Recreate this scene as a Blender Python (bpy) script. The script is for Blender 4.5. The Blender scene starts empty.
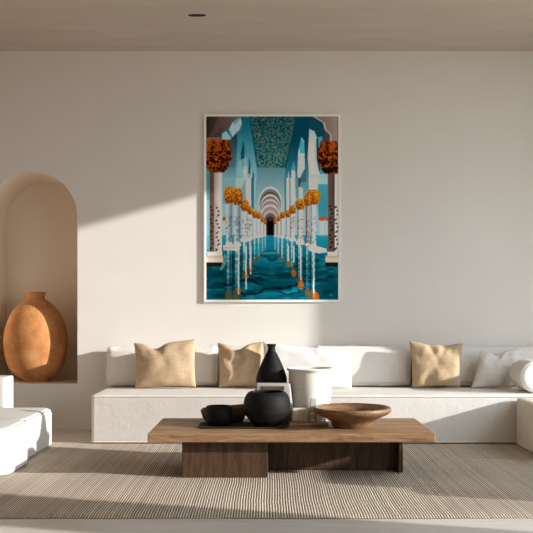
import bpy, bmesh, math, random
import numpy as np
from mathutils import Vector, noise
random.seed(7)
S = bpy.context.scene
C = S.collection
PI = math.pi
F, VX, HY, CH = 887.0, 270.0, 310.0, 1.15      # focal length in px, vanishing point, horizon, eye height

def X(px, d): return (px - VX) / F * d          # measured pixel column at depth d -> metres
def Z(py, d): return CH - (py - HY) / F * d

def lin(c):
    return tuple(((v / 255 / 12.92) if v / 255 <= .04045 else ((v / 255 + .055) / 1.055) ** 2.4) for v in c)

# ------------------------------------------------------------------ materials
class NT:
    def __init__(s, name):
        s.m = bpy.data.materials.new(name); s.m.use_nodes = True
        s.t = s.m.node_tree; s.b = s.t.nodes['Principled BSDF']
    def n(s, typ, **kw):
        nd = s.t.nodes.new(typ)
        for k, v in kw.items():
            if hasattr(nd, k): setattr(nd, k, v)
            else: nd.inputs[k].default_value = v
        return nd
    def l(s, a, b): s.t.links.new(a, b)
    def coord(s, scale=(1, 1, 1), rot=(0, 0, 0)):
        tc = s.n('ShaderNodeTexCoord'); mp = s.n('ShaderNodeMapping')
        mp.inputs['Scale'].default_value = scale; mp.inputs['Rotation'].default_value = rot
        s.l(tc.outputs['Object'], mp.inputs['Vector']); return mp.outputs['Vector']
    def noise(s, vec, scale, detail=4, rough=.55, dist=0):
        nd = s.n('ShaderNodeTexNoise'); nd.inputs['Scale'].default_value = scale
        nd.inputs['Detail'].default_value = detail; nd.inputs['Roughness'].default_value = rough
        nd.inputs['Distortion'].default_value = dist
        s.l(vec, nd.inputs['Vector']); return nd.outputs['Fac']
    def ramp(s, fac, stops):
        r = s.n('ShaderNodeValToRGB'); e = r.color_ramp.elements
        while len(e) < len(stops): e.new(.5)
        for el, (p, c) in zip(e, stops): el.position = p; el.color = (*c, 1)
        s.l(fac, r.inputs['Fac']); return r.outputs['Color']
    def bump(s, h, strength, dist=.01, prev=None):
        b = s.n('ShaderNodeBump'); b.inputs['Strength'].default_value = strength
        b.inputs['Distance'].default_value = dist
        s.l(h, b.inputs['Height'])
        if prev: s.l(prev, b.inputs['Normal'])
        return b.outputs['Normal']
    def done(s, color, rough=.8, normal=None, spec=.3, sheen=0):
        if isinstance(color, tuple): s.b.inputs['Base Color'].default_value = (*color, 1)
        else: s.l(color, s.b.inputs['Base Color'])
        s.b.inputs['Roughness'].default_value = rough
        s.b.inputs['Specular IOR Level'].default_value = spec
        if sheen: s.b.inputs['Sheen Weight'].default_value = sheen
        if normal: s.l(normal, s.b.inputs['Normal'])
        return s.m

def plaster(name, c, var=.04, bump=.15, stretch=(1, 1, 1), sc=3.0):
    t = NT(name); v = t.coord(stretch)
    f = t.noise(v, sc, 6); d = tuple(x * (1 - var) for x in c); u = tuple(min(1, x * (1 + var)) for x in c)
    col = t.ramp(f, [(.3, d), (.7, u)])
    return t.done(col, .9, t.bump(t.noise(v, 60, 3), bump, .003), .2)

def linen(name, c, var=.07, slub=1.0, weave=900):
    t = NT(name); v = t.coord()
    a = t.noise(t.coord((90, 90, 6)), 1.6, 3); b = t.noise(t.coord((8, 8, 120)), 1.6, 3)
    mx = t.n('ShaderNodeMath', operation='ADD'); t.l(a, mx.inputs[0]); t.l(b, mx.inputs[1])
    hf = t.n('ShaderNodeMath', operation='MULTIPLY'); t.l(mx.outputs[0], hf.inputs[0]); hf.inputs[1].default_value = .5
    d = tuple(x * (1 - var) for x in c); u = tuple(min(1, x * (1 + var)) for x in c)
    col = t.ramp(hf.outputs[0], [(.35, d), (.65, u)])
    nrm = t.bump(hf.outputs[0], .35 * slub, .004)
    nrm = t.bump(t.noise(v, 7, 3), .25, .02, nrm)
    return t.done(col, .95, nrm, .1)

def wood(name, dark, mid, light, scale=(1, 1, 1), rough=.55, g=1.0):
    t = NT(name); v = t.coord(scale)
    f = t.noise(v, 2.2 * g, 8, .62, .6); f2 = t.noise(v, 14 * g, 4, .6, .3)
    mx = t.n('ShaderNodeMix'); mx.data_type = 'FLOAT'; mx.inputs[0].default_value = .35
    t.l(f, mx.inputs[2]); t.l(f2, mx.inputs[3])
    col = t.ramp(mx.outputs[0], [(.38, dark), (.5, mid), (.62, light)])
    return t.done(col, rough, t.bump(mx.outputs[0], .2, .004), .3)

M = {}
M['wall'] = plaster('warm_plaster', (.80, .765, .72), .015, .08)
M['niche'] = plaster('niche_plaster', (.84, .735, .61), .02, .08)
M['added_ground'] = plaster('added_ground_tone', (.34, .29, .235), .1, .1)
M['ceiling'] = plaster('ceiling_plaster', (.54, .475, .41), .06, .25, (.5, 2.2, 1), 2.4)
M['unseen_wall'] = plaster('bounce_cutting_brown', (.42, .33, .245), .1, .1, (6, 6, .6))  # brown chosen to cut bounce from the unseen left and front walls
t = NT('pale_floor'); v = t.coord((.5, 6, 1)); f = t.noise(v, 2.5, 6)
M['floor'] = t.done(t.ramp(f, [(.3, (.56, .51, .46)), (.7, (.66, .61, .56))]), .45, t.bump(f, .1, .003), .4)
M['sofa'] = linen('sofa_linen', (.77, .735, .69), .05)
M['sofa_seam'] = linen('sofa_piping', (.76, .72, .67), .03)
M['white'] = linen('white_cushion_linen', (.79, .765, .73), .03, .6)
M['grey_linen'] = linen('pale_grey_linen', (.72, .68, .63), .04, .6)
M['tan'] = linen('tan_linen', (.49, .36, .225), .14)
M['boucle'] = plaster('white_boucle', (.62, .605, .58), .015, .5, (1, 1, 1), 8)
M['boucle_seam'] = plaster('white_boucle_seam', (.42, .40, .37), .02, .2)
M['chaise'] = linen('chaise_linen', (.74, .68, .60), .04)
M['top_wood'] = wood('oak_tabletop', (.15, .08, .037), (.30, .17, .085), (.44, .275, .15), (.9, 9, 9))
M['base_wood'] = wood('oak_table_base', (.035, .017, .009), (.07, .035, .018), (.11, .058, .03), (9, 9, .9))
M['bowl_wood'] = wood('walnut_bowl', (.085, .044, .021), (.18, .096, .046), (.28, .16, .083), (2, 2, 12), .4)
M['dish_wood'] = wood('dark_dish_wood', (.07, .04, .025), (.12, .07, .042), (.17, .10, .06), (1, 6, 6), .5)
M['board_wood'] = wood('light_board_wood', (.36, .22, .12), (.50, .33, .19), (.6, .42, .26), (1, 8, 8), .5)
M['black'] = plaster('black_stoneware', (.009, .008, .0075), .5, .5, (1, 1, 6), 8)
M['black'].node_tree.nodes['Principled BSDF'].inputs['Roughness'].default_value = .6
M['black'].node_tree.nodes['Principled BSDF'].inputs['Specular IOR Level'].default_value = .16
M['tray'] = plaster('dark_tray', (.05, .035, .025), .3, .1)
M['pot'] = plaster('cream_glaze', (.80, .765, .71), .05, .25, (1, 1, 10), 6)
M['pot'].node_tree.nodes['Principled BSDF'].inputs['Roughness'].default_value = .6
M['stone'] = plaster('beige_stone', (.66, .56, .45), .15, .3, (1, 1, 1), 30)
M['slab'] = plaster('pale_grey_stone', (.62, .60, .58), .05, .1)
M['vessel'] = plaster('pale_ceramic', (.42, .40, .375), .05, .2)
M['metal_dark'] = plaster('dark_bronze', (.045, .03, .022), .2, .05)
M['frame'] = plaster('white_frame_paint', (.93, .92, .90), .01, .02)
t = NT('terracotta'); v = t.coord()
f = t.noise(v, 6, 5); sp = t.noise(v, 130, 2, .6)
mx = t.n('ShaderNodeMix'); mx.data_type = 'FLOAT'; mx.inputs[0].default_value = .45
t.l(f, mx.inputs[2]); t.l(sp, mx.inputs[3])
M['clay'] = t.done(t.ramp(mx.outputs[0], [(.36, (.36, .14, .042)), (.5, (.50, .215, .075)), (.62, (.62, .31, .13))]), .8,
                   t.bump(sp, .55, .006), .25)
def attr_mat(name, rough=.9, spec=.2, bump=0):
    t = NT(name); a = t.n('ShaderNodeVertexColor'); a.layer_name = 'Col'
    nrm = t.bump(t.noise(t.coord((30, 220, 30)), 3, 2), bump, .004) if bump else None
    return t.done(a.outputs['Color'], rough, nrm, spec)
M['print'] = attr_mat('printed_picture', .8, .04)
M['rug'] = attr_mat('woven_rug', .95, .05, .5)

# ------------------------------------------------------------------ mesh helpers
def obj(name, bm, mat, parent=None, smooth=True, loc=None):
    me = bpy.data.meshes.new(name)
    bmesh.ops.recalc_face_normals(bm, faces=bm.faces)
    bm.to_mesh(me); bm.free()
    if smooth:
        for p in me.polygons: p.use_smooth = True
    o = bpy.data.objects.new(name, me); C.objects.link(o)
    me.materials.append(M[mat] if isinstance(mat, str) else mat)
    if loc: o.location = loc
    if parent: o.parent = parent
    return o
def tag(o, label, cat, group=None):
    o['label'] = label; o['category'] = cat
    if group: o['group'] = group
    return o
def thing(name, label, cat, loc=(0, 0, 0), rz=0, group=None):
    o = bpy.data.objects.new(name, None); C.objects.link(o); o.empty_display_size = .1
    o.location = loc; o.rotation_euler = (0, 0, rz)
    return tag(o, label, cat, group)
def struct(o): o['kind'] = 'structure'; return o

def box(bm, x0, x1, y0, y1, z0, z1):
    v = [bm.verts.new(p) for p in ((x0, y0, z0), (x1, y0, z0), (x1, y1, z0), (x0, y1, z0), (x0, y0, z1), (x1, y0, z1), (x1, y1, z1), (x0, y1, z1))]
    for f in ((0, 3, 2, 1), (4, 5, 6, 7), (0, 1, 5, 4), (1, 2, 6, 5), (2, 3, 7, 6), (3, 0, 4, 7)): bm.faces.new([v[i] for i in f])
def bevel_box(x0, x1, y0, y1, z0, z1, w=.004, seg=2):
    bm = bmesh.new(); box(bm, x0, x1, y0, y1, z0, z1)
    bmesh.ops.bevel(bm, geom=list(bm.edges), offset=w, segments=seg, affect='EDGES', profile=.5)
    return bm
def loft(bm, rings, closed=True, cap0=True, cap1=True):
    R = [[bm.verts.new(p) for p in r] for r in rings]; n = len(R[0])
    for a, b in zip(R, R[1:]):
        for i in range(n if closed else n - 1):
            j = (i + 1) % n; bm.faces.new((a[i], a[j], b[j], b[i]))
    if cap0: bm.faces.new(R[0])
    if cap1: bm.faces.new(R[-1])
    return R
def lathe(prof, n=72, cx=0, cy=0):
    bm = bmesh.new(); rings = []
    for r, z in prof:
        rings.append([(cx + max(r, 1e-4) * math.cos(2 * PI * i / n), cy + max(r, 1e-4) * math.sin(2 * PI * i / n), z) for i in range(n)])
    loft(bm, rings); return bm
def smooth_prof(p, k=6):
    out = []
    for i in range(len(p) - 1):
        p0 = p[max(i - 1, 0)]; p1 = p[i]; p2 = p[i + 1]; p3 = p[min(i + 2, len(p) - 1)]
        for s in range(k):
            t_ = s / k
            out.append(tuple(.5 * (2 * b + (c - a) * t_ + (2 * a - 5 * b + 4 * c - d) * t_ ** 2 + (-a + 3 * b - 3 * c + d) * t_ ** 3) for a, b, c, d in zip(p0, p1, p2, p3)))
    out.append(p[-1]); return out
def rrect(a, b, r, z, n=8, cx=0, cy=0):
    pts = []
    for k, (sx, sy) in enumerate(((1, 1), (-1, 1), (-1, -1), (1, -1))):
        for i in range(n + 1):
            th = k * PI / 2 + i / n * PI / 2
            pts.append((cx + sx * (a - r) + r * math.cos(th), cy + sy * (b - r) + r * math.sin(th), z))
    return pts
def upholstered(a, b, rc, z0, z1, rt, crown=.0, n=10, rb=.01):
    """block with a rounded plan (corner rc) and a soft top edge (rt); centred on the origin"""
    bm = bmesh.new(); rings = []
    for i in range(4):
        th = i / 3 * PI / 2; d = rb * (1 - math.sin(th)); rings.append(rrect(a - d, b - d, max(rc - d, .002), z0 + rb * (1 - math.cos(th)), n))
    for i in range(1, 8): rings.append(rrect(a, b, rc, z0 + rb + (z1 - rt - z0 - rb) * i / 8, n))
    for i in range(9):
        th = i / 8 * PI / 2; d = rt * (1 - math.cos(th)); rings.append(rrect(a - d, b - d, max(rc - d, .002), z1 - rt + rt * math.sin(th), n))
    m = min(a, b) - rt
    for i in range(1, 9):
        d = rt + m * .95 * i / 8
        rings.append(rrect(a - d, b - d, max(rc - d, .002), z1 + crown * math.sin(i / 8 * PI / 2), n))
    loft(bm, rings); return bm
def tube(pts, r, closed=False, n=8):
    bm = bmesh.new(); rings = []; N = len(pts); P = [Vector(p) for p in pts]
    for i in range(N):
        if closed: tn = (P[(i + 1) % N] - P[i - 1])
        else: tn = P[min(i + 1, N - 1)] - P[max(i - 1, 0)]
        if tn.length < 1e-9: tn = Vector((1, 0, 0))
        tn.normalize(); up = Vector((0, 0, 1)) if abs(tn.z) < .9 else Vector((0, 1, 0))
        s = tn.cross(up).normalized(); u = s.cross(tn)
        rings.append([tuple(P[i] + r * (math.cos(2 * PI * k / n) * s + math.sin(2 * PI * k / n) * u)) for k in range(n)])
    if closed: rings.append(rings[0])
    loft(bm, rings, cap0=not closed, cap1=not closed)
    if closed: bmesh.ops.remove_doubles(bm, verts=bm.verts, dist=1e-6)
    return bm
def soft_box(sx, sy, sz, r, puff=0, n=26, wr=0, seed=0):
    """box of full size with rounded edges; faces puffed; optional wrinkles"""
    bm = bmesh.new(); bmesh.ops.create_cube(bm, size=2)
    bmesh.ops.subdivide_edges(bm, edges=bm.edges, cuts=n, use_grid_fill=True)
    h = Vector((sx / 2 - puff, sy / 2 - puff, sz / 2 - puff)); inner = Vector((max(h.x - r, 0), max(h.y - r, 0), max(h.z - r, 0)))
    for v in bm.verts:
        u = Vector([math.copysign(abs(c) ** .75, c) for c in v.co])
        p = Vector((u.x * h.x, u.y * h.y, u.z * h.z))
        q = Vector([max(-inner[i], min(inner[i], p[i])) for i in range(3)])
        d = p - q
        nv = d.normalized() if d.length > 1e-9 else Vector()
        p = q + nv * r
        w = [max(0, 1 - c * c) for c in u]
        for i in range(3):
            j, k = (i + 1) % 3, (i + 2) % 3
            p[i] += u[i] * puff * math.sqrt(w[j] * w[k])
        if wr:
            p += nv * wr * noise.noise(Vector((u.x * 2.5 * sx / sz, u.y * 2, u.z * 2.5)) + Vector((seed * 7.3, 0, 0)))
        v.co = p
    return bm
def pillow(corners, T, seed=0, pinch=.05, dents=(), wr=.01, expo=.42, N=44, sag=.0):
    """four corners TL,TR,BL,BR (world); T thickness; both faces share the seam"""
    TL, TR, BL, BR = [Vector(c) for c in corners]
    nrm = (TR - TL).cross(BL - TL).normalized()
    if nrm.y > 0: nrm = -nrm
    bm = bmesh.new()
    cen = (TL + TR + BL + BR) / 4
    for side in (1, -1):
        g = []
        for i in range(N + 1):
            row = []
            for j in range(N + 1):
                u = -1 + 2 * i / N; v = -1 + 2 * j / N
                u = math.sin(u * PI / 2) * .55 + u * .45; v = math.sin(v * PI / 2) * .55 + v * .45
                uu = u * (1 - pinch * (1 - v * v) * abs(u)); vv = v * (1 - pinch * (1 - u * u) * abs(v))
                a, b = (uu + 1) / 2, (vv + 1) / 2
                p = BL.lerp(BR, a).lerp(TL.lerp(TR, a), b)
                prof = max(0, (1 - u * u) * (1 - v * v)) ** expo
                for (u0, w0, dz) in dents:
                    p.z -= dz * math.exp(-((u - u0) / w0) ** 2) * (max(0, (v + .35) / 1.35)) ** 2
                belly = 1 + sag * (-v)
                k = T / 2 * prof * belly
                q = Vector((u * 1.7, v * 1.7, seed * 3.1 + side * 1.7))
                rd = 1 - abs(noise.noise(q * .9)) * 2.2
                fold = sum(.55 * math.exp(-((u - u0 - .35 * (1 - v) * (1 if u0 < .2 else -1)) / .12) ** 2) * max(0, v + .2) for (u0, w0, dz) in dents)
                k += wr * (1.3 * noise.noise(q * 1.1) + .5 * rd + .15 * noise.noise(q * 3) - 1.6 * fold) * min(1, prof * 1.6) * (1 if side == 1 else .4)
                row.append(bm.verts.new(p + nrm * side * max(k, 0)))
            g.append(row)
        for i in range(N):
            for j in range(N):
                bm.faces.new((g[i][j], g[i + 1][j], g[i + 1][j + 1], g[i][j + 1]))
    bmesh.ops.remove_doubles(bm, verts=bm.verts, dist=1e-5)
    return bm

# ------------------------------------------------------------------ room
DW, CZ = 8.5, 3.632
XL, XR, WT = -4.2, 3.4, .2
YF = -1.2
NX, NR, NS, NZ, ND = X(32, DW), 45.5 / F * DW, .441, Z(217, DW), .66    # arched niche

bm = bmesh.new()
def q(*p): bm.faces.new([bm.verts.new(c) for c in p])
nl, nr = NX - NR, NX + NR
q((XL, DW, 0), (nl, DW, 0), (nl, DW, CZ), (XL, DW, CZ)); q((nr, DW, 0), (XR, DW, 0), (XR, DW, CZ), (nr, DW, CZ))
q((nl, DW, 0), (nr, DW, 0), (nr, DW, NS), (nl, DW, NS))
arch = [(NX + NR * math.cos(PI * i / 48), NZ + NR * math.sin(PI * i / 48)) for i in range(49)]
for a, b in zip(arch, arch[1:]): q((a[0], DW, a[1]), (a[0], DW, CZ), (b[0], DW, CZ), (b[0], DW, b[1]))
outline = [(nr, NS)] + arch + [(nl, NS)]
for a, b in zip(outline, outline[1:] + outline[:1]): q((a[0], DW, a[1]), (b[0], DW, b[1]), (b[0], DW + ND, b[1]), (a[0], DW + ND, a[1]))
bm.faces.new([bm.verts.new((a[0], DW + ND, a[1])) for a in outline])
bmesh.ops.remove_doubles(bm, verts=bm.verts, dist=1e-5)
wb = struct(obj('wall_back', bm, 'wall', smooth=False)); wb.data.materials.append(M['niche'])
for p in wb.data.polygons:
    if p.center.y > DW + .01: p.material_index = 1
bm = bmesh.new(); box(bm, XL - WT, XL, YF, DW + .9, 0, CZ); struct(obj('wall_left', bm, 'unseen_wall', smooth=False))
A, E = 3.4, .28                                   # sun: metres towards the right per metre of depth; drop per metre sideways
JB, JD, JF, LZ, LD = DW - (XR - .42) / A, DW - (XR + .61) / A, 3.95, 3.45, 2.33                    # garden opening at right; lowered header shaped to keep sun off the picture
bm = bmesh.new()
box(bm, XR, XR + WT, YF, .3, 0, CZ); box(bm, XR, XR + WT, .3, 3.3, 3.1, CZ); box(bm, XR, XR + WT, 3.3, JF, 0, CZ); box(bm, XR, XR + WT, JB, DW + .9, 0, CZ); box(bm, XR, XR + WT, JF, JD, LZ, CZ); box(bm, XR, XR + WT, JD, JB, LD, CZ)  # includes an opening near the camera, added for fill light and never in view
struct(obj('wall_right', bm, 'wall', smooth=False))
bm = bmesh.new(); box(bm, XL - WT, XR + WT, YF, DW + .9, -.1, 0); struct(obj('floor', bm, 'floor', smooth=False))
bm = bmesh.new(); box(bm, XR + WT, 40, -30, 40, -.1, -.02); struct(obj('added_ground', bm, 'added_ground', smooth=False))  # unseen ground, added to dim the light reaching upper wall and ceiling
bm = bmesh.new(); box(bm, XL - WT, XR + WT, YF, DW + .9, CZ, CZ + .1); struct(obj('ceiling', bm, 'ceiling', smooth=False))

bm = bmesh.new(); box(bm, XL - WT, XR + WT, YF - WT, YF, 0, CZ); struct(obj('wall_front', bm, 'unseen_wall', smooth=False))

# recessed ceiling spot
dl = thing('recessed_downlight', 'small dark oval downlight set into the ceiling', 'ceiling light', (X(197, 7.46), 7.46, CZ))
obj('trim_ring', lathe([(.058, -.002), (.06, -.008), (.072, -.008), (.076, -.004), (.076, -.001), (.058, -.001)], 40), 'metal_dark', dl).scale = (1, .28, 1)
obj('lens', lathe([(0.001, -.004), (.04, -.006), (.0575, -.004), (.0575, -.002), (0.001, -.002)], 32), 'metal_dark', dl).scale = (1, .28, 1)

# ------------------------------------------------------------------ rug
def make_rug(x0, x1, y0, y1, h):
    per = .0158; n = int((x1 - x0) / per); sub = 5; rows = 46
    cols = n * sub + 1
    xs = np.linspace(x0, x1, cols)
    ph = (np.arange(cols) % sub) / sub * 2 * PI
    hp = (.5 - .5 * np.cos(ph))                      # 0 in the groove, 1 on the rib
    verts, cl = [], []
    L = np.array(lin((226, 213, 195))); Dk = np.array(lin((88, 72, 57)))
    rng = np.random.default_rng(3)
    ribtone = np.repeat(rng.uniform(.86, 1.1, n + 1), sub)[:cols]
    ys = np.linspace(y0, y1, rows)
    for j, y in enumerate(ys):
        for i in range(cols):
            e = .004 if j in (0, rows - 1) else h
            w = .010 * noise.noise(Vector((xs[i] * .8, y * 1.6, 0))) + .003 * noise.noise(Vector((xs[i] * 6, y * 9, 4)))
            yy = y + (.012 * noise.noise(Vector((xs[i] * 1.1, 0, 9))) if j == 0 else 0)
            verts.append((xs[i] + w, yy, e - .002 + .002 * hp[i] + .0012 * noise.noise(Vector((xs[i] * 3, y * 5, 2)))))
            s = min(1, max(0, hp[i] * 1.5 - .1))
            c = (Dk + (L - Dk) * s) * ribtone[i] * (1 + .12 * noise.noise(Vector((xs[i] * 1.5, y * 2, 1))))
            cl.append((*c, 1))
    faces = [(j * cols + i, j * cols + i + 1, (j + 1) * cols + i + 1, (j + 1) * cols + i) for j in range(rows - 1) for i in range(cols - 1)]
    me = bpy.data.meshes.new('woven_rug'); me.from_pydata(verts, [], faces)
    a = me.color_attributes.new('Col', 'FLOAT_COLOR', 'POINT'); a.data.foreach_set('color', np.array(cl, dtype=np.float32).ravel())
    for p in me.polygons: p.use_smooth = True
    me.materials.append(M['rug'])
    o = bpy.data.objects.new('woven_rug', me); C.objects.link(o)
    return tag(o, 'large ribbed beige and brown flatweave rug spread under the coffee table', 'rug')
RH = .012
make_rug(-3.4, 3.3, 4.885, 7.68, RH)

# ------------------------------------------------------------------ sofa and its chaise
DS = 7.556
sx0, sx1 = X(91, DS), 3.05
sofa = thing('sofa', 'long low off-white linen sofa against the back wall', 'sofa', ((sx0 + sx1) / 2, (DS + 8.49) / 2, RH + .001))
a, b = (sx1 - sx0) / 2, (8.49 - DS) / 2
SZ = .426 - RH - .001
obj('seat', upholstered(a, b, .03, 0.004, SZ, .022, .006, 6), 'sofa', sofa)
obj('piping', tube(rrect(a - .001, b - .001, .03, SZ - .016, 6), .006, True), 'sofa_seam', sofa)
obj('piping', tube(rrect(a + .001, b + .001, .03, .012, 6), .006, True), 'sofa_seam', sofa)

DC = 7.53; cx0 = 2.085; cx1 = 3.1; cy0 = 6.62
ch = thing('chaise', 'beige linen chaise block at the right end of the sofa', 'chaise', ((cx0 + cx1) / 2, (cy0 + DC) / 2, RH + .001))
a, b = (cx1 - cx0) / 2, (DC - cy0) / 2; cz = .408 - RH
obj('seat', upholstered(a, b, .05, 0.003, cz, .03, .012, 8), 'chaise', ch)
obj('piping', tube(rrect(a - .004, b - .004, .05, cz - .012, 8), .006, True), 'sofa_seam', ch)
obj('piping', tube(rrect(a + .001, b + .001, .05, .012, 8), .006, True), 'sofa_seam', ch)

# bolster arm lying on the right end of the sofa
bl = thing('bolster_cushion', 'round off-white bolster lying on the right end of the sofa seat', 'cushion', (2.297, 7.655, .426 + .009 + .137))
prof = [(.0, 0), (.07, -.012), (.11, -.01), (.129, .0), (.136, .012), (.137, .12), (.137, .28), (.134, .34), (.12, .362), (.0, .366)]
bm = lathe(smooth_prof(prof, 5), 56)
for v in bm.verts: v.co = (v.co.x, v.co.z, v.co.y * (1 if v.co.y > 0 else 1))
obj('cover', bm, 'sofa', bl)
obj('piping', tube([(.133 * math.cos(2 * PI * i / 48), .006, .133 * math.sin(2 * PI * i / 48)) for i in range(48)], .006, True), 'sofa_seam', bl)

# back cushions
G = 'off-white back cushions of the sofa'
def back_cushion(x0, x1, top, label, seed, d=8.375, horn=.02, th=.2):
    z0, z1 = .4365, Z(top, d)
    w = X(x1, d) - X(x0, d)
    bm = soft_box(w, th, z1 - z0, .034, .018, 28, .006, seed)
    for v in bm.verts:                              # slightly pointed seam corners, leaning back
        uu, ww = v.co.x / (w / 2), v.co.z / ((z1 - z0) / 2)
        k = max(0, abs(uu) - .8) / .2 * max(0, abs(ww) - .7) / .3
        v.co.x += math.copysign(horn * k, uu); v.co.z += math.copysign(horn * k, ww)
        v.co.z -= .008 * (1 - uu * uu) * (ww > 0) * max(0, ww)
        v.co.y += (.012 * (ww))
    o = obj('back_cushion', bm, 'sofa', None, True, ((X(x0, d) + X(x1, d)) / 2, d, (z0 + z1) / 2))
    return tag(o, label, 'cushion', G)
back_cushion(107, 219, 345.5, 'off-white back cushion at the left end of the sofa, behind the first tan pillow', 1)
back_cushion(220.5, 311.5, 346, 'off-white back cushion behind the white lumbar pillow', 2)
back_cushion(313, 410.5, 345, 'off-white back cushion between the white lumbar pillow and the right-hand tan pillow', 3)
back_cushion(412, 545, 345.5, 'off-white back cushion behind the small pale grey pillow at the right end', 4)

# throw pillows
def P(px, py, d): return (X(px, d), d, Z(py, d))
def throw(px, d, lean, T, mat, label, name='throw_pillow', **kw):
    (x1, y1), (x2, y2), (x3, y3), (x4, y4) = px
    bm = pillow((P(x1, y1, d + lean), P(x2, y2, d + lean), P(x3, y3, d), P(x4, y4, d)), T, **kw)
    zmin = min(v.co.z for v in bm.verts)
    for v in bm.verts: v.co.z += .437 - zmin
    cxm = sum(v.co.x for v in bm.verts) / len(bm.verts)
    for v in bm.verts: v.co.x -= cxm; v.co.y -= d; v.co.z -= .437
    return tag(obj(name, bm, mat, None, True, (cxm, d, .437)), label, 'pillow', 'throw pillows on the sofa')
throw(((134, 345), (196, 341), (135, 390), (196, 389)), 8.10, .06, .17, 'tan', 'tan linen throw pillow at the left end of the sofa, its top edge dented', seed=1, dents=((-.3, .28, .055),), wr=.012)
throw(((217.5, 344), (264, 343), (219, 389), (258, 389)), 8.15, .05, .14, 'tan', 'crumpled tan throw pillow partly behind the black bottle', seed=5, dents=((-.15, .4, .06),), wr=.02)
throw(((409, 343), (463, 345.5), (412, 390), (460, 389)), 8.13, .05, .16, 'tan', 'tan linen throw pillow towards the right end of the sofa, beside the pale grey pillow', seed=9, dents=((.35, .3, .02), (-.3, .3, .015)), wr=.017)
throw(((480, 352), (521, 350), (471, 389.5), (511, 389.5)), 8.12, .03, .125, 'grey_linen', 'small pale grey pillow leaning beside the bolster', seed=12, dents=((-.15, .3, .05),), wr=.014)
throw(((263, 343), (353, 350.5), (262, 390), (352, 389.5)), 8.02, .04, .13, 'white', 'long white lumbar pillow behind the black bottle and the cream pot', name='lumbar_pillow', seed=15, dents=((0, .6, .008),), wr=.008, pinch=.035)

# ------------------------------------------------------------------ white lounge seats on the left
def seat_module(par, x0, x1, y0, y1, h, rc):
    a, b = (x1 - x0) / 2, (y1 - y0) / 2
    obj('seat', upholstered(a, b, rc, .003, h, .05, .012, 12, .012), 'boucle', par)
    obj('piping', tube(rrect(a - .012, b - .012, rc - .01, h - .013, 12), .005, True), 'boucle_seam', par)
x0, x1, y0, y1 = -3.0, -1.79, 6.03, 6.655
pf = thing('ottoman', 'white rounded ottoman in front of the lounge chair at the left edge', 'ottoman', ((x0 + x1) / 2, (y0 + y1) / 2, RH + .001))
seat_module(pf, x0, x1, y0, y1, .325, .13)
x0, x1, y0, y1 = -3.0, -1.84, 6.69, 7.57
lc = thing('lounge_chair', 'low white lounge chair with a block backrest, below the niche', 'chair', ((x0 + x1) / 2, (y0 + y1) / 2, RH + .001))
seat_module(lc, x0, x1, y0, y1, .31, .11)
bm = upholstered(.62, .13, .03, .0, .56, .015, 0, 6)
obj('backrest', bm, 'boucle', lc, True, (X(14.5, 7.86) - .62 - (x0 + x1) / 2, 7.72 - (y0 + y1) / 2, 0))
# unseen sofa-shaped block, added to cast a shade band across the rug
ac = thing('rug_shade_block', 'unseen white sofa-shaped block added right of the rug to shade it', 'sofa', (2.74, 5.675, RH + .001))
obj('seat', upholstered(.46, .625, .06, .003, .40, .04, .01, 8), 'boucle', ac, True, (.01, 0, 0))
obj('backrest', upholstered(.12, .625, .05, 0, .74, .04, 0, 8), 'boucle', ac, True, (.34, 0, 0))

# ------------------------------------------------------------------ terracotta jar in the niche
jx, jy = X(35.5, DW + .31), DW + .318
s = (DW + .318) / F
jp = [(0, 0), (11.5, 0), (12.5, .6), (15, 3), (20, 6.5), (26.5, 13), (30.6, 23), (32.6, 36), (32.6, 44), (30.6, 55), (25.8, 67), (20.5, 74), (14.5, 79.3), (10.2, 82.2), (9.3, 84.2), (9.4, 86.2), (10.4, 88.6), (11.0, 89.4), (10.5, 89.9), (9.4, 89.6), (8.2, 87), (8, 84), (9, 80), (18, 70), (24, 60)]
k = .309 / 32.6
jar = tag(obj('clay_jar', lathe(smooth_prof([(r * k, z * s * .993) for r, z in jp], 5), 96), 'clay', None, True, (jx, jy, NS + .001)),
          'big egg-shaped terracotta jar standing in the arched niche', 'jar')

# ------------------------------------------------------------------ coffee table
TZ, TT = .324, .06
ty0, ty1 = 5.93, 6.78
tx0, tx1 = X(147.4, ty0), X(435.6, ty0)
ct = thing('coffee_table', 'low rectangular oak coffee table on the rug', 'table', ((tx0 + tx1) / 2, (ty0 + ty1) / 2, RH + .001))
ox, oy, oz = ct.location
def tbox(name, x0, x1, y0, y1, z0, z1, mat, w=.004): 
    bm = bevel_box(x0 - ox, x1 - ox, y0 - oy, y1 - oy, z0 - oz, z1 - oz, w)
    return obj(name, bm, mat, ct, False)
tbox('tabletop', tx0, tx1, ty0, ty1, TZ - TT, TZ, 'top_wood', .006)
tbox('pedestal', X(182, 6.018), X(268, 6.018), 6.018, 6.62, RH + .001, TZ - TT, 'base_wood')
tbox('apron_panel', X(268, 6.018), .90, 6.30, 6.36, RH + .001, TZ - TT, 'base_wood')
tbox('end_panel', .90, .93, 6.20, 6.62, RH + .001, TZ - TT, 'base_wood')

# ------------------------------------------------------------------ things on and behind the table
def sp(pts, sc): return [(r * sc, z * sc) for r, z in pts]
zt = TZ + .001
# flat dark tray
tr = thing('serving_tray', 'thin dark tray under the black cup and the round black vase', 'tray', ((X(198, 6.2) + X(289, 6.2)) / 2, 6.30, zt))
a, b = (X(289, 6.2) - X(198, 6.2)) / 2, .148
bm = bmesh.new()
loft(bm, [rrect(a - .03, b - .03, .03, 0, 6), rrect(a - .012, b - .012, .04, .003, 6), rrect(a, b, .05, .011, 6), rrect(a - .006, b - .006, .045, .012, 6), rrect(a - .02, b - .02, .035, .006, 6), rrect(a - .1, b - .1, .03, .005, 6)])
obj('tray_base', bm, 'tray', tr)
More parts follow.
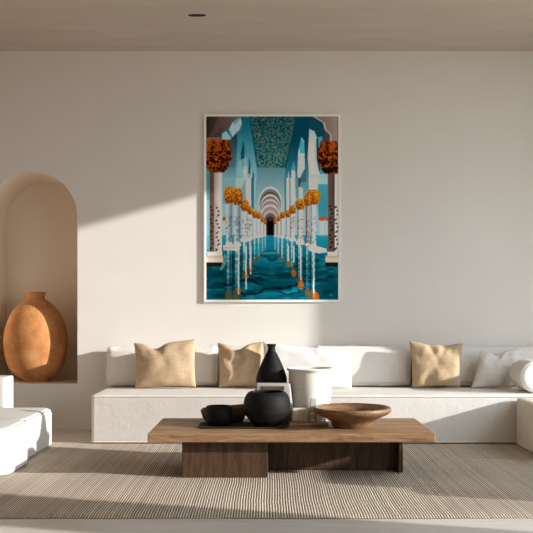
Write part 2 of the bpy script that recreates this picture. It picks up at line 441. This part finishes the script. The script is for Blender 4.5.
# black cup
z1 = zt + .0068
k = 1 / 141.0
cup = [(0, 0), (8.5, 0), (11, 1), (13.2, 4), (14.1, 9), (14, 14), (13, 17.6), (12.2, 18.9), (11.6, 19), (11.2, 18), (11.8, 14), (11.6, 8), (9, 4), (0, 3.2)]
tag(obj('cup', lathe(smooth_prof(sp(cup, k), 4), 56), 'black', None, True, (X(219, 6.33), 6.33, z1)), 'small rounded black cup on the dark tray', 'cup')
# round black vase
rv = [(0, 0), (10, 0), (12.5, 1), (18.5, 6.5), (22.6, 13), (23.5, 19.5), (22.9, 25.5), (21, 30.5), (18.6, 33.2), (17.2, 34), (16.2, 33.7), (16.4, 32), (19, 28), (21, 22), (21, 14), (16, 5), (0, 3)]
tag(obj('round_vase', lathe(smooth_prof(sp(rv, k), 4), 72), 'black', None, True, (X(267, 6.282), 6.282, z1)), 'squat round black stoneware vase in front of the black bottle', 'vase')
# dark wooden dish behind the cup
dd = 6.56
d_ = thing('wooden_dish', 'dark wooden dish standing behind the black cup', 'dish', (X(224.5, dd), dd, zt))
bm = bmesh.new()
def dring(a, b, z, tilt): return [(x, y, zz + tilt * (x + .2) / .4 * (zz > 0)) for x, y, zz in rrect(a, b, .03, z, 6)]
loft(bm, [dring(.13, .06, 0, 0), dring(.155, .085, .03, .01), dring(.172, .10, .085, .035), dring(.165, .093, .086, .035), dring(.14, .07, .03, .01), dring(.08, .04, .014, .0)])
obj('dish_body', bm, 'dish_wood', d_)
obj('rim', tube(dring(.1685, .0965, .086, .035), .0045, True), M['bowl_wood'], d_)
# tapered pale vessel behind the round vase
dv = 6.502
tv = thing('tapered_vessel', 'pale tapered ceramic box with a brown slot, between the round black vase and the bottle', 'vessel', (X(273, dv), dv, zt))
bm = bmesh.new(); hv = Z(383, dv) - zt
loft(bm, [rrect(.158, .044, .02, 0, 5), rrect(.128, .036, .018, hv - .012, 5), rrect(.124, .033, .016, hv - .003, 5), rrect(.118, .028, .012, hv, 5)])
obj('vessel_body', bm, 'vessel', tv)
bm = bevel_box(-.083, .083, -.0425, -.036, hv - .05, hv - .02, .002)
obj('slot', bm, 'dish_wood', tv, False)
# black bottle
db = 6.665; k = db / F
bt = [(0, 0), (9, 0), (10.5, 1), (12.5, 14), (14.3, 30), (15.4, 42), (15.2, 48), (13, 56), (9.2, 66), (6.2, 73), (4.2, 77), (3.7, 79.5), (3.8, 82), (4.6, 84), (4.8, 84.8), (4.2, 85.2), (3.3, 84.4), (2.8, 82), (2.8, 78)]
hb = (Z(344, db) - zt) / (85.2 * k)
tag(obj('bottle', lathe(smooth_prof([(r * k, z * k * hb) for r, z in bt], 4), 64), 'black', None, True, (X(271.5, db), db, zt)), 'tall narrow-necked black bottle, the tallest thing on the coffee table', 'bottle')
# cream pot at the back of the table
dp = 6.6; hp = Z(368, dp) - zt
pp = [(0, 0), (.118, 0), (.125, .008), (.138, .08), (.152, .2), (.159, hp - .12), (.161, hp - .04), (.162, hp - .028), (.170, hp - .016), (.175, hp - .006), (.172, hp), (.166, hp - .001), (.155, hp - .02), (.150, hp - .1), (.135, hp - .22), (0, hp - .25)]
tag(obj('ceramic_pot', lathe(smooth_prof(pp, 4), 72), 'pot', None, True, (X(310.3, dp), dp, zt)), 'wide empty cream ceramic pot at the back of the coffee table', 'pot')
# board with stone blocks
bd = tag(obj('wooden_board', bevel_box(-.14, .14, -.06, .055, 0, .018, .003), 'board_wood', None, False, (.278, 6.385, zt)), 'small light wooden board carrying the stone blocks', 'board')
def block(name, x0, x1, top, d, dep, label):
    w = X(x1, d) - X(x0, d); h = Z(top, d) - zt - .019
    bm = bevel_box(-w / 2, w / 2, -dep / 2, dep / 2, 0, h, .014, 2)
    return tag(obj(name, bm, 'stone', None, False, ((X(x0, d) + X(x1, d)) / 2, d + dep / 2, zt + .019)), label, 'block', 'beige stone blocks on the wooden board')
block('stone_block', 291.5, 307.5, 408.5, 6.37, .065, 'beige stone block beside the round black vase')
block('stone_block', 310, 315.5, 413, 6.345, .04, 'smaller beige stone block tucked beside the wooden bowl')
# pale slab behind the bowl
bm = bevel_box(0, .062, 0, .024, 0, Z(398.3, 6.41) - zt - .019, .004)
for v in bm.verts: v.co.x += .02 * (v.co.z / .17) * (v.co.x < .04)
tag(obj('stone_slab', bm, 'slab', None, False, (X(308.3, 6.41), 6.405, zt + .019)), 'pale grey upright stone slab behind the left rim of the wooden bowl', 'slab')
# turned wooden bowl
dbw = 6.27; k = dbw / F
bw = [(0, 0), (17, 0), (19.5, .8), (20.2, 2.5), (22, 6), (26.5, 9), (33.5, 12), (37.8, 14.8), (39, 17.3), (38.6, 19.3), (37.3, 20), (35.5, 19.4), (31, 15), (22, 10), (10, 7.5), (0, 7)]
tag(obj('wooden_bowl', lathe(smooth_prof(sp(bw, k), 4), 80), 'bowl_wood', None, True, (X(352, dbw), dbw, zt)), 'wide shallow turned wooden bowl on a narrow foot', 'bowl')

# ------------------------------------------------------------------ framed picture
def paint():
    """the printed picture: a colonnade over turquoise water; drawn at twice the size, then reduced"""
    W, H = 528, 736
    gx_ = 206 + (np.arange(W) + .5) / W * 132.4; gy_ = 116 + (np.arange(H) + .5) / H * 184.4
    XX, YY = np.meshgrid(gx_, gy_); img = np.zeros((H, W, 3)); rng = np.random.default_rng(11)
    O = {1: (206, 116), 2: (272, 116), 3: (206, 178), 4: (272, 178), 5: (206, 234), 6: (272, 234)}
    sc = 66 / 533
    def poly(q_, pts):
        m = np.zeros((H, W), bool)
        if q_: pts = [(O[q_][0] + a * sc, O[q_][1] + b * sc) for a, b in pts]
        n = len(pts)
        for i in range(n):
            x1, y1 = pts[i]; x2, y2 = pts[(i + 1) % n]
            if y1 == y2: continue
            m ^= ((YY >= min(y1, y2)) & (YY < max(y1, y2))) & (XX < (YY - y1) / (y2 - y1) * (x2 - x1) + x1)
        return m
    def ell(cx, cy, a, b): return ((XX - cx) / a) ** 2 + ((YY - cy) / b) ** 2 < 1
    def fill(m, c, al=1.0): img[m] = img[m] * (1 - al) + np.array(c, float) * al
    def grad(m, c0, c1, t, al=1.0):
        t = np.clip(t, 0, 1)[..., None]; g = np.array(c0, float) * (1 - t) + np.array(c1, float) * t; img[m] = img[m] * (1 - al) + g[m] * al
    def vnoise(nx, ny):
        g = rng.random((ny + 2, nx + 2)); fx = (np.arange(W) / W * nx); fy = (np.arange(H) / H * ny)
        ix, iy = fx.astype(int), fy.astype(int); tx, ty = fx - ix, fy - iy; tx = tx * tx * (3 - 2 * tx); ty = ty * ty * (3 - 2 * ty)
        a = g[iy][:, ix]; b = g[iy][:, ix + 1]; c = g[iy + 1][:, ix]; d_ = g[iy + 1][:, ix + 1]
        return (a * (1 - tx) + b * tx) * (1 - ty[:, None]) + (c * (1 - tx) + d_ * tx) * ty[:, None]
    HZ = 235.5
    # walls left and right, end wall
    grad(np.ones((H, W), bool), (58, 112, 128), (160, 192, 202), (YY - 128) / 88)
    left = XX < 259; right = XX >= 283
    grad(left, (52, 110, 126), (148, 184, 196), (YY - 130) / 80)
    grad(right, (22, 88, 102), (150, 184, 196), (YY - 135) / 80)
    ew = poly(0, [(256.5, 167), (286, 167), (284, 240), (257, 240)]); grad(ew, (104, 144, 158), (160, 184, 192), (YY - 167) / 40)
    # ceiling with its mosaic
    cm = poly(0, [(247.5, 116), (297, 116), (285, 168), (257, 167.5)])
    grad(cm, (14, 74, 84), (74, 126, 130), (YY - 116) / 52)
    n1 = vnoise(150, 190); n2 = vnoise(200, 260)
    fill(cm & (n1 > .63), (150, 142, 118), .55); fill(cm & (n1 < .36), (6, 66, 80), .8); fill(cm & (n2 > .72), (40, 150, 160), .6); fill(cm & (n2 < .22), (176, 118, 76), .5)
    fill(poly(0, [(247.5, 116), (251, 116), (258.5, 167), (256, 168)]), (30, 100, 118), .7); fill(poly(0, [(296, 116), (299, 116), (286, 168), (284.5, 168)]), (14, 76, 92), .8)
    # left arcade wall: receding piers and slit arches
    grad(poly(1, [(275, 0), (345, 0), (410, 420), (410, 533), (240, 533), (240, 250)]), (38, 112, 130), (132, 176, 190), (YY - 122) / 50)
    fill(poly(1, [(300, 190), (312, 260), (306, 400), (286, 410), (280, 300)]), (22, 96, 116)); fill(poly(1, [(345, 330), (360, 380), (358, 470), (342, 460)]), (34, 110, 130)); fill(poly(1, [(372, 430), (388, 470), (388, 533), (370, 533)]), (56, 128, 146))
    grad(poly(1, [(255, 180), (290, 170), (280, 300), (262, 400), (245, 420), (240, 300)]), (70, 140, 156), (120, 170, 184), (YY - 140) / 30)
    fill(poly(1, [(262, 360), (330, 330), (330, 533), (245, 533)]), (138, 180, 192), .8); fill(poly(1, [(296, 440), (330, 400), (336, 533), (312, 533)]), (206, 220, 226), .7); fill(poly(1, [(362, 420), (372, 440), (372, 533), (360, 533)]), (190, 212, 220), .7)
    grad(poly(1, [(160, 215), (250, 140), (252, 210), (240, 410), (165, 412)]), (58, 84, 96), (92, 122, 134), (YY - 138) / 25)
    grad(poly(1, [(130, 412), (240, 418), (245, 533), (130, 533)]), (98, 142, 156), (138, 176, 188), (YY - 167) / 15)
    # near left spandrel and arch edge
    grad(poly(1, [(0, 0), (270, 0), (210, 50), (170, 100), (130, 130), (120, 190), (0, 190)]), (66, 56, 54), (118, 106, 104), (XX - 206) / 30)
    fill(poly(1, [(100, 0), (230, 0), (180, 60), (110, 100), (60, 160), (20, 170), (60, 90)]), (112, 96, 92), .5); fill(poly(1, [(0, 170), (120, 170), (120, 195), (0, 195)]), (140, 122, 114), .8)
    fill(poly(1, [(215, 45), (278, 0), (290, 60), (270, 110), (236, 140), (210, 172), (180, 110)]), (160, 188, 200)); fill(poly(1, [(215, 45), (278, 0), (282, 20), (226, 70)]), (120, 158, 172))
    fill(poly(1, [(130, 140), (160, 118), (212, 172), (180, 200), (170, 228), (126, 180)]), (140, 184, 198)); fill(poly(1, [(165, 112), (182, 104), (214, 170), (206, 178)]), (66, 112, 128))
    # left middle wall beside the second pair
    grad(poly(3, [(130, 0), (330, 0), (325, 180), (130, 240)]), (134, 172, 184), (120, 166, 180), (YY - 178) / 24); fill(poly(3, [(238, 0), (318, 0), (290, 80), (240, 84)]), (164, 194, 204)); fill(poly(3, [(132, 210), (160, 210), (160, 460), (132, 460)]), (150, 182, 192))
    fill(poly(3, [(320, 0), (372, 0), (368, 230), (322, 180)]), (204, 220, 226)); fill(poly(3, [(364, 0), (392, 0), (388, 260), (366, 236)]), (54, 122, 142)); fill(poly(3, [(388, 0), (402, 0), (400, 270), (386, 262)]), (150, 190, 202))
    # right arcade wall
    grad(poly(2, [(195, 0), (330, 0), (300, 90), (290, 200), (280, 430), (240, 533), (100, 533), (110, 430)]), (14, 84, 100), (84, 140, 156), (YY - 140) / 45)
    for pts, c in (([(240, 165), (262, 200), (268, 420), (240, 470), (215, 533), (205, 470), (212, 290)], (186, 206, 216)), ([(244, 170), (262, 215), (266, 300), (226, 300), (222, 240)], (86, 168, 190)), ([(175, 360), (188, 400), (190, 533), (154, 533), (158, 440)], (190, 208, 218)), ([(175, 360), (187, 400), (186, 440), (162, 440)], (60, 154, 176)), ([(132, 440), (140, 470), (142, 533), (124, 533)], (160, 200, 212)), ([(262, 430), (276, 440), (276, 533), (236, 533), (250, 490)], (76, 116, 130))):
        fill(poly(2, pts), c)
    fill(poly(2, [(320, 0), (420, 40), (430, 110), (470, 150), (470, 220), (390, 230), (370, 170), (300, 100), (300, 50)]), (34, 86, 102))
    grad(poly(2, [(302, 100), (345, 120), (362, 165), (352, 260), (372, 400), (390, 470), (300, 466), (290, 330)]), (150, 186, 200), (228, 232, 234), (YY - 130) / 26)
    fill(poly(2, [(350, 190), (376, 180), (366, 300), (390, 450), (378, 460), (352, 380), (346, 270)]), (166, 182, 192)); fill(poly(2, [(360, 180), (378, 185), (372, 280), (392, 440), (384, 450), (362, 340)]), (60, 78, 90)); fill(poly(2, [(366, 170), (405, 160), (412, 190), (380, 260), (376, 190)]), (88, 168, 190), .9)
    fill(poly(2, [(296, 466), (390, 470), (384, 533), (298, 533)]), (170, 192, 202)); fill(poly(2, [(390, 420), (440, 430), (440, 470), (392, 474)]), (70, 150, 172)); fill(poly(2, [(388, 470), (452, 462), (452, 533), (384, 533)]), (150, 184, 194))
    # near right spandrel
    grad(poly(2, [(330, 0), (533, 0), (533, 210), (478, 206), (470, 150), (430, 110), (418, 50)]), (112, 102, 100), (150, 138, 134), (XX - 312) / 26)
    fill(poly(2, [(330, 0), (350, 0), (430, 50), (442, 105), (482, 145), (486, 200), (470, 205), (468, 150), (428, 112), (412, 50)]), (176, 166, 162), .9); fill(poly(2, [(430, 110), (470, 150), (470, 215), (400, 260), (380, 290), (392, 220), (420, 170)]), (92, 84, 84), .85)
    # right middle
    fill(poly(4, [(296, 0), (388, 0), (370, 100), (300, 100)]), (196, 208, 214)); grad(poly(4, [(372, 50), (452, 40), (452, 330), (376, 330)]), (88, 158, 176), (74, 148, 168), (YY - 180) / 20); fill(poly(4, [(384, 0), (452, 0), (452, 50), (380, 50)]), (158, 190, 200))
    fill(poly(4, [(100, 0), (116, 0), (116, 280), (104, 290)]), (74, 134, 150)); fill(poly(4, [(116, 0), (140, 0), (140, 260), (118, 280)]), (206, 220, 226)); fill(poly(4, [(150, 0), (186, 0), (190, 120), (196, 180), (160, 230), (152, 160)]), (224, 230, 234)); fill(poly(4, [(208, 0), (244, 0), (226, 70), (214, 80)]), (74, 96, 108)); fill(poly(4, [(216, 70), (250, 80), (252, 160), (220, 180)]), (176, 196, 206)); fill(poly(4, [(186, 0), (210, 0), (214, 90), (196, 180)]), (108, 150, 164))
    fill(poly(4, [(60, 330), (460, 330), (460, 470), (40, 470)]), (150, 178, 186), .6)
    # central receding arches
    for (cy, a, b, c) in ((203, 11.6, 16.5, (196, 208, 212)), (204.2, 10.8, 15.3, (110, 132, 142)), (205.4, 10.2, 13.8, (120, 90, 74)), (207.2, 10.0, 13.0, (206, 208, 210)), (208.4, 9.6, 12, (126, 122, 124)), (210.5, 9.3, 11.6, (188, 186, 188)), (211.6, 9, 10.6, (146, 140, 142)), (215.2, 9.4, 10.8, (196, 192, 192)), (217, 8.6, 10.2, (150, 142, 142)), (219.5, 7.6, 9.6, (176, 168, 168)), (221.5, 6.2, 8.2, (120, 104, 100)), (223.5, 4.8, 7, (84, 64, 56)), (225.2, 3.6, 5.6, (36, 26, 24))):
        fill((ell(270.3, cy, a, b) & (YY < cy + b * .45)) | ((abs(XX - 270.3) < a * .8) & (YY > cy + b * .4) & (YY < HZ + 1)), c)
    fill((abs(XX - 270.3) < 2.5) & (YY > 222) & (YY < HZ + 1), (24, 16, 16)); fill(ell(270.3, 219.6, 1.6, 1.9), (56, 84, 96))
    # far arcades
    for x_, w_ in ((322.2, 2.7), (327, 1.2), (224, 1.4), (207, 1)): fill((abs(XX - x_) < w_) & (YY > 220) & (YY < 236), (176, 190, 198)); fill(ell(x_, 219, w_ * 1.25, 2.1), (176, 96, 32))
    fill((XX > 316) & (XX < 329) & (YY > 236), (30, 160, 186)); fill((XX < 211) & (YY > 226) & (YY < 245), (40, 150, 176), .7)
    # water
    wm = YY > HZ; t = (YY - HZ) / 64.5
    grad(wm, (48, 152, 172), (8, 86, 96), t * 1.6)
    cen = np.exp(-((XX - 271) / (14 + 42 * t)) ** 2) * np.clip(1.1 - t * 2.2, 0, 1)
    img[wm] = (img + (np.array((70, 178, 208)) - img) * cen[..., None] * .85)[wm]
    fill(wm & (abs(XX - 270.5) < 4) & (YY < 252), (20, 96, 128), .55)
    v1, v2 = vnoise(10, 46), vnoise(18, 90)
    fill(wm & (v1 > .64) & (t > .3), (4, 50, 58), .5); fill(wm & (v2 > .7) & (t > .15), (8, 70, 82), .4); fill(wm & (v2 < .24), (44, 150, 172), .45); fill(wm & (v1 < .26) & (t > .2), (14, 112, 132), .5)
    wx = XX + (v1 - .5) * 5; wy = YY + (v2 - .5) * 3
    for yc, am, x0_, x1_ in ((283, 2.2, 216, 262), (280, 3, 300, 334), (292, 2, 240, 300), (275, 1.5, 228, 268), (287, 2.5, 272, 300)):
        fill(wm & (np.abs(wy - yc - am * np.sin((wx - x0_) * .16)) < .7) & (XX > x0_) & (XX < x1_), (3, 30, 42), .8)
    # columns: axis, half width, capital centre, capital half width, half height, foot
    L = [(229, 3.0, 195.3, 5.4, 8.4, 246), (237.2, 3.1, 196.5, 5.4, 8.6, 246), (244.8, 2.7, 205.8, 4.4, 5.6, 240), (250.4, 2.0, 210.6, 3, 4, 239), (255, 1.7, 214.6, 2.6, 3.6, 238), (258.8, 1.7, 215.6, 2.9, 3.4, 237), (262.6, 1.0, 220, 1.9, 2.6, 236.5), (265.3, .8, 222.5, 1.3, 2.2, 236)]
    Rr = [(307.8, 2.0, 199.5, 3.6, 6.4, 246), (313.6, 2.5, 197.2, 7.3, 7.6, 247), (300.5, 2.9, 204.5, 4.9, 5.4, 242.5), (292.6, 2.3, 210, 3.6, 4.2, 240.5), (288, 1.6, 214.2, 2.6, 3.4, 239), (282.6, 1.8, 215.4, 2.8, 3.2, 238), (278.6, 1.3, 218.6, 2, 2.8, 237), (275.2, .9, 221.8, 1.5, 2.6, 236.5)]
    for lst in (L, Rr):
        for (cx, hw, cy, cw, ch_, by) in lst[::-1]:
            x_ = XX + (v2 - .5) * .5 * np.clip((YY - by) / 20, .2, 1); ry = 2 * by - YY
            fade = np.clip(1 - (YY - by) / 60, .12, .9) * (.25 + .7 * v2)
            for dx, ww, g_ in ((-.3, .42, 1), (.75, .16, .6)):
                m = (abs(x_ - cx - dx * hw) < hw * ww) & (YY > by) & (ry > cy + ch_ * .5)
                f_ = np.clip(fade * g_, 0, 1)[m][:, None]; img[m] = img[m] * (1 - f_) + np.array((222, 230, 232)) * f_
            m = (abs(x_ - cx) < hw * 1.3) & (abs(x_ - cx) > hw * .85) & (YY > by) & (ry > cy); fill(m, (6, 62, 78), .4)
            m = ell(cx + (v1 - .5) * 2, 2 * by - cy, cw * .62, ch_ * .8) & wm & (v2 > .3); fill(m, (160, 92, 40), .6)
    for x_, y1_ in ((238.5, 295), (246, 290), (250.6, 275), (294, 263), (288.6, 262), (301, 281), (314, 298)):     # brightest streaks
        fill(wm & (abs(XX + (v2 - .5) * .5 - x_) < .75) & (YY > 246) & (YY < y1_), (236, 236, 232), .75)
    for x_, y_, a_ in ((247, 277, 1.6), (250.8, 271, 1.2), (289, 264.5, 2), (294, 274, 2.6), (301, 286, 3), (316, 298, 3.4), (239.5, 291, 1.6)): fill(ell(x_, y_, a_, a_ * 1.5) & (v2 > .25), (184, 104, 40), .75)
    # pale paving under the columns
    fill(poly(5, [(135, 95), (265, 92), (275, 125), (250, 138), (140, 135)]), (236, 226, 216)); fill(poly(5, [(140, 112), (240, 108), (238, 118), (142, 122)]), (196, 140, 110), .7)
    fill(poly(5, [(270, 40), (370, 30), (376, 50), (320, 70), (270, 66)]), (226, 226, 226)); fill(poly(5, [(380, 18), (450, 10), (452, 30), (390, 38)]), (214, 218, 220))
    fill(poly(6, [(285, 110), (330, 92), (440, 120), (448, 150), (380, 160), (300, 140)]), (244, 236, 228)); fill(poly(6, [(190, 62), (260, 58), (266, 92), (200, 88)]), (238, 230, 222)); fill(poly(6, [(138, 40), (195, 36), (196, 60), (150, 66)]), (236, 230, 226)); fill(poly(6, [(255, 90), (300, 80), (300, 108), (262, 108)]), (120, 100, 90))
    v3, v4 = vnoise(70, 100), vnoise(80, 90)
    def capital(cx, cy, a, b, dark=0):
        tt = (YY - cy) / b
        wd = a * (1 + .05 * np.sin(tt * 11)) * np.where(tt < -.1, 1 - (.22 if dark else .5) * np.clip((-.1 - tt) / .9, 0, 1) ** 2.2, 1 - .52 * np.clip((tt + .1) / 1.1, 0, 1) ** 2.2)
        m = (np.abs(tt) < 1) & (np.abs(XX - cx) < wd)
        sh = np.clip(.5 + (XX - cx) / a * .3 * (1 if cx > 240 else -.4) - tt * .35, 0, 1)
        lo, hi = ((112, 58, 12), (228, 156, 52)) if not dark else ((54, 30, 8), (168, 98, 32))
        grad(m, lo, hi, sh)
        uu = np.arcsin(np.clip((XX - cx) / np.maximum(wd, .1), -1, 1)) * (9 if dark else 4.2); vv = tt * (11 if dark else 5.5) + (v3 - .5) * 5; uu = uu + (v4 - .5) * (5 if dark else 4)
        pat = np.cos(uu + vv) * np.cos(uu - vv)
        if dark:
            rows = np.sin(vv * 1.1 + np.abs(np.sin(uu * .7)) * 2.2)
            fill(m & (rows < -.35) & (tt > -.3), (30, 12, 4), .75); fill(m & (rows > .7) & (tt > -.4), (206, 116, 40), .65)
            fill(m & (tt < -.35) & (np.sin(uu * .8 + 1) > .5), (176, 96, 32), .6); fill(m & (tt < -.35) & (np.sin(uu * .8 + 1) < -.6), (40, 18, 6), .6)
        else:
            fill(m & (pat > .3), (104, 52, 10), .6); fill(m & (pat < -.45), (246, 188, 92), .55)
    for lst in (L, Rr):
        for k_, (cx, hw, cy, cw, ch_, by) in reversed(list(enumerate(lst))):
            m = (abs(XX - cx) < hw) & (YY > cy + ch_ * .6) & (YY < by)
            if lst is L: grad(m, (222, 224, 226) if k_ > 1 else (196, 208, 216), (140, 150, 164) if k_ > 1 else (120, 140, 156), (XX - cx + hw * (.2 if k_ > 1 else .8)) / (1.5 * hw))
            else: grad(m, (128, 134, 146) if k_ else (96, 92, 96), (244, 240, 236) if k_ else (176, 170, 170), (XX - cx + hw * .9) / (.9 * hw))
            if hw > 1.9:
                dots = (v3 + .35 * np.sin(YY * 1.9 + (XX - cx) * 2.4) > .82)
                fill(m & dots & (YY > 216), (74, 58, 56), .7)
            fill((abs(XX - cx) < hw * (1.05 + .3 * np.clip((YY - by + 2.5) / 2.5, 0, 1))) & (YY > by - 1.2 * hw) & (YY < by + .6), (238, 230, 224))
            capital(cx, cy, cw, ch_)
    # the two near columns
    for side in (-1, 1):
        x0_, x1_ = (209.5, 221.8) if side < 0 else (328, 338.6)
        m = (XX > x0_) & (XX < x1_) & (YY > 165) & (YY < 256)
        if side < 0:
            grad(m, (150, 142, 142), (206, 198, 196), (XX - 213.5) / 7); fill(m & (XX < 213.8), (108, 84, 74)); fill(m & (XX > 221), (232, 228, 226))
        else:
            grad(m, (112, 96, 88), (96, 84, 80), (XX - 328) / 6); fill(m & (XX > 334.6), (206, 200, 198)); fill(m & (abs(XX - 334.6) < .4), (60, 50, 48))
        for cxv in ((217.5, 211.5) if side < 0 else (331.3, 337)):
            vine = (np.abs(XX - cxv - 1.2 * np.sin(YY * .42)) < 1.0) & (np.sin(YY * 1.5 + XX * .8) + (v4 - .5) > .15) & (YY > 205)
            fill(m & vine, (44, 34, 34), .85)
        bx0, bx1 = (205, 223.5) if side < 0 else (325.5, 339)
        fill((XX > bx0 + 2) & (XX < bx1 - 1.5) & (YY > 252) & (YY < 257), (214, 198, 188)); fill((XX > bx0) & (XX < bx1 - .5) & (YY > 256) & (YY < 259), (184, 164, 152)); fill((XX > bx0) & (XX < bx1 - .5) & (YY > 258.5) & (YY < 263), (206, 184, 170)); fill((XX > bx0) & (XX < bx1 - 1) & (YY > 262.8) & (YY < 267), (40, 40, 42))
    fill(poly(5, [(150, 160), (170, 190), (160, 250), (120, 300), (110, 290), (136, 230)]), (190, 200, 200), .45)
    fill((XX < 209.5) & (YY > 160) & (YY < 226), (86, 134, 148), .8); fill((XX < 209.5) & (YY > 200) & (YY < 254), (160, 176, 182), .5)
    capital(217.2, 155.8, 14.2, 16.5, 1); capital(331.5, 157.3, 13.2, 16.5, 1)
    img = np.clip(img, 0, 255); n_ = img / 255; img = 255 * (n_ + .3 * (n_ - .5) * n_ * (1 - n_) * 4 - .02)
    img += (vnoise(200, 280)[..., None] - .5) * 10
    img = np.clip(img.reshape(H // 2, 2, W // 2, 2, 3).mean((1, 3)), 0, 255)
    b_ = (img + np.roll(img, 1, 0) + np.roll(img, -1, 0) + np.roll(img, 1, 1) + np.roll(img, -1, 1)) / 5
    return np.clip(img * .7 + b_ * .3, 0, 255)
img = paint(); H_, W_, _ = img.shape
fx0, fx1, fz0, fz1 = X(204, DW), X(340.3, DW), Z(302, DW), Z(114.5, DW)
pic = thing('framed_picture', 'large framed print of a colonnade over turquoise water, on the back wall', 'picture', ((fx0 + fx1) / 2, DW - .001, (fz0 + fz1) / 2))
a, b, fw = (fx1 - fx0) / 2, (fz1 - fz0) / 2, .022
bm = bmesh.new()
sec = [(0, 0), (0, -.020), (fw * .9, -.020), (fw, -.018), (fw, -.010), (fw, 0)]
rings = []
for (sx_, sz_) in ((1, 1), (-1, 1), (-1, -1), (1, -1), (1, 1)):
    rings.append([(sx_ * (a - d), yy, sz_ * (b - d)) for d, yy in sec])
loft(bm, rings, closed=True, cap0=False, cap1=False); bmesh.ops.remove_doubles(bm, verts=bm.verts, dist=1e-6)
obj('frame', bm, 'frame', pic, False)
gx = np.linspace(-a + fw, a - fw, W_ + 1); gz = np.linspace(b - fw, -b + fw, H_ + 1)
verts = [(float(xx), -.014, float(zz)) for zz in gz for xx in gx]
faces = [(j * (W_ + 1) + i, (j + 1) * (W_ + 1) + i, (j + 1) * (W_ + 1) + i + 1, j * (W_ + 1) + i + 1) for j in range(H_) for i in range(W_)]
me = bpy.data.meshes.new('print'); me.from_pydata(verts, [], faces)
c = img / 255.0; c = np.where(c <= .04045, c / 12.92, ((c + .055) / 1.055) ** 2.4)
PRINT_GAIN = 1.6
c = np.clip(c * PRINT_GAIN, 0, .95).reshape(-1, 3)
col = np.ones((len(faces) * 4, 4), np.float32); col[:, :3] = np.repeat(c, 4, 0)
at = me.color_attributes.new('Col', 'FLOAT_COLOR', 'CORNER'); at.data.foreach_set('color', col.ravel())
me.materials.append(M['print'])
pr = bpy.data.objects.new('print', me); C.objects.link(pr); pr.parent = pic
bm = bmesh.new(); box(bm, -a + fw, a - fw, -.012, -.001, -b + fw, b - fw)
obj('backing_board', bm, 'frame', pic, False)

# ------------------------------------------------------------------ light
d = Vector((-A, 1, -E * A)).normalized()
sun = bpy.data.lights.new('sun', 'SUN'); sun.energy = 7.0; sun.angle = math.radians(1.0); sun.color = (1, .97, .935)
so = bpy.data.objects.new('sun', sun); C.objects.link(so); so.rotation_euler = d.to_track_quat('-Z', 'Y').to_euler(); so.location = (9, 2, 6)
w = bpy.data.worlds.new('sky'); S.world = w; w.use_nodes = True
bg = w.node_tree.nodes['Background']; bg.inputs['Color'].default_value = (.80, .915, 1, 1); bg.inputs['Strength'].default_value = 3.4

# ------------------------------------------------------------------ camera
cam = bpy.data.cameras.new('camera'); co = bpy.data.objects.new('camera', cam); C.objects.link(co)
cam.sensor_width = 36; cam.sensor_fit = 'HORIZONTAL'; cam.lens = F / 533 * 36
cam.shift_x = -(VX - 266.5) / 533; cam.shift_y = (HY - 266.5) / 533
cam.clip_start = .05; cam.clip_end = 100
co.location = (0, 0, CH); co.rotation_euler = (PI / 2, 0, 0)
S.camera = co
S.view_settings.view_transform = 'Standard'; S.view_settings.look = 'None'
S.view_settings.exposure = 0; S.view_settings.gamma = 1; S.view_settings.use_curve_mapping = False
S.cycles.use_denoising = True
S.cycles.max_bounces = 10; S.cycles.diffuse_bounces = 6
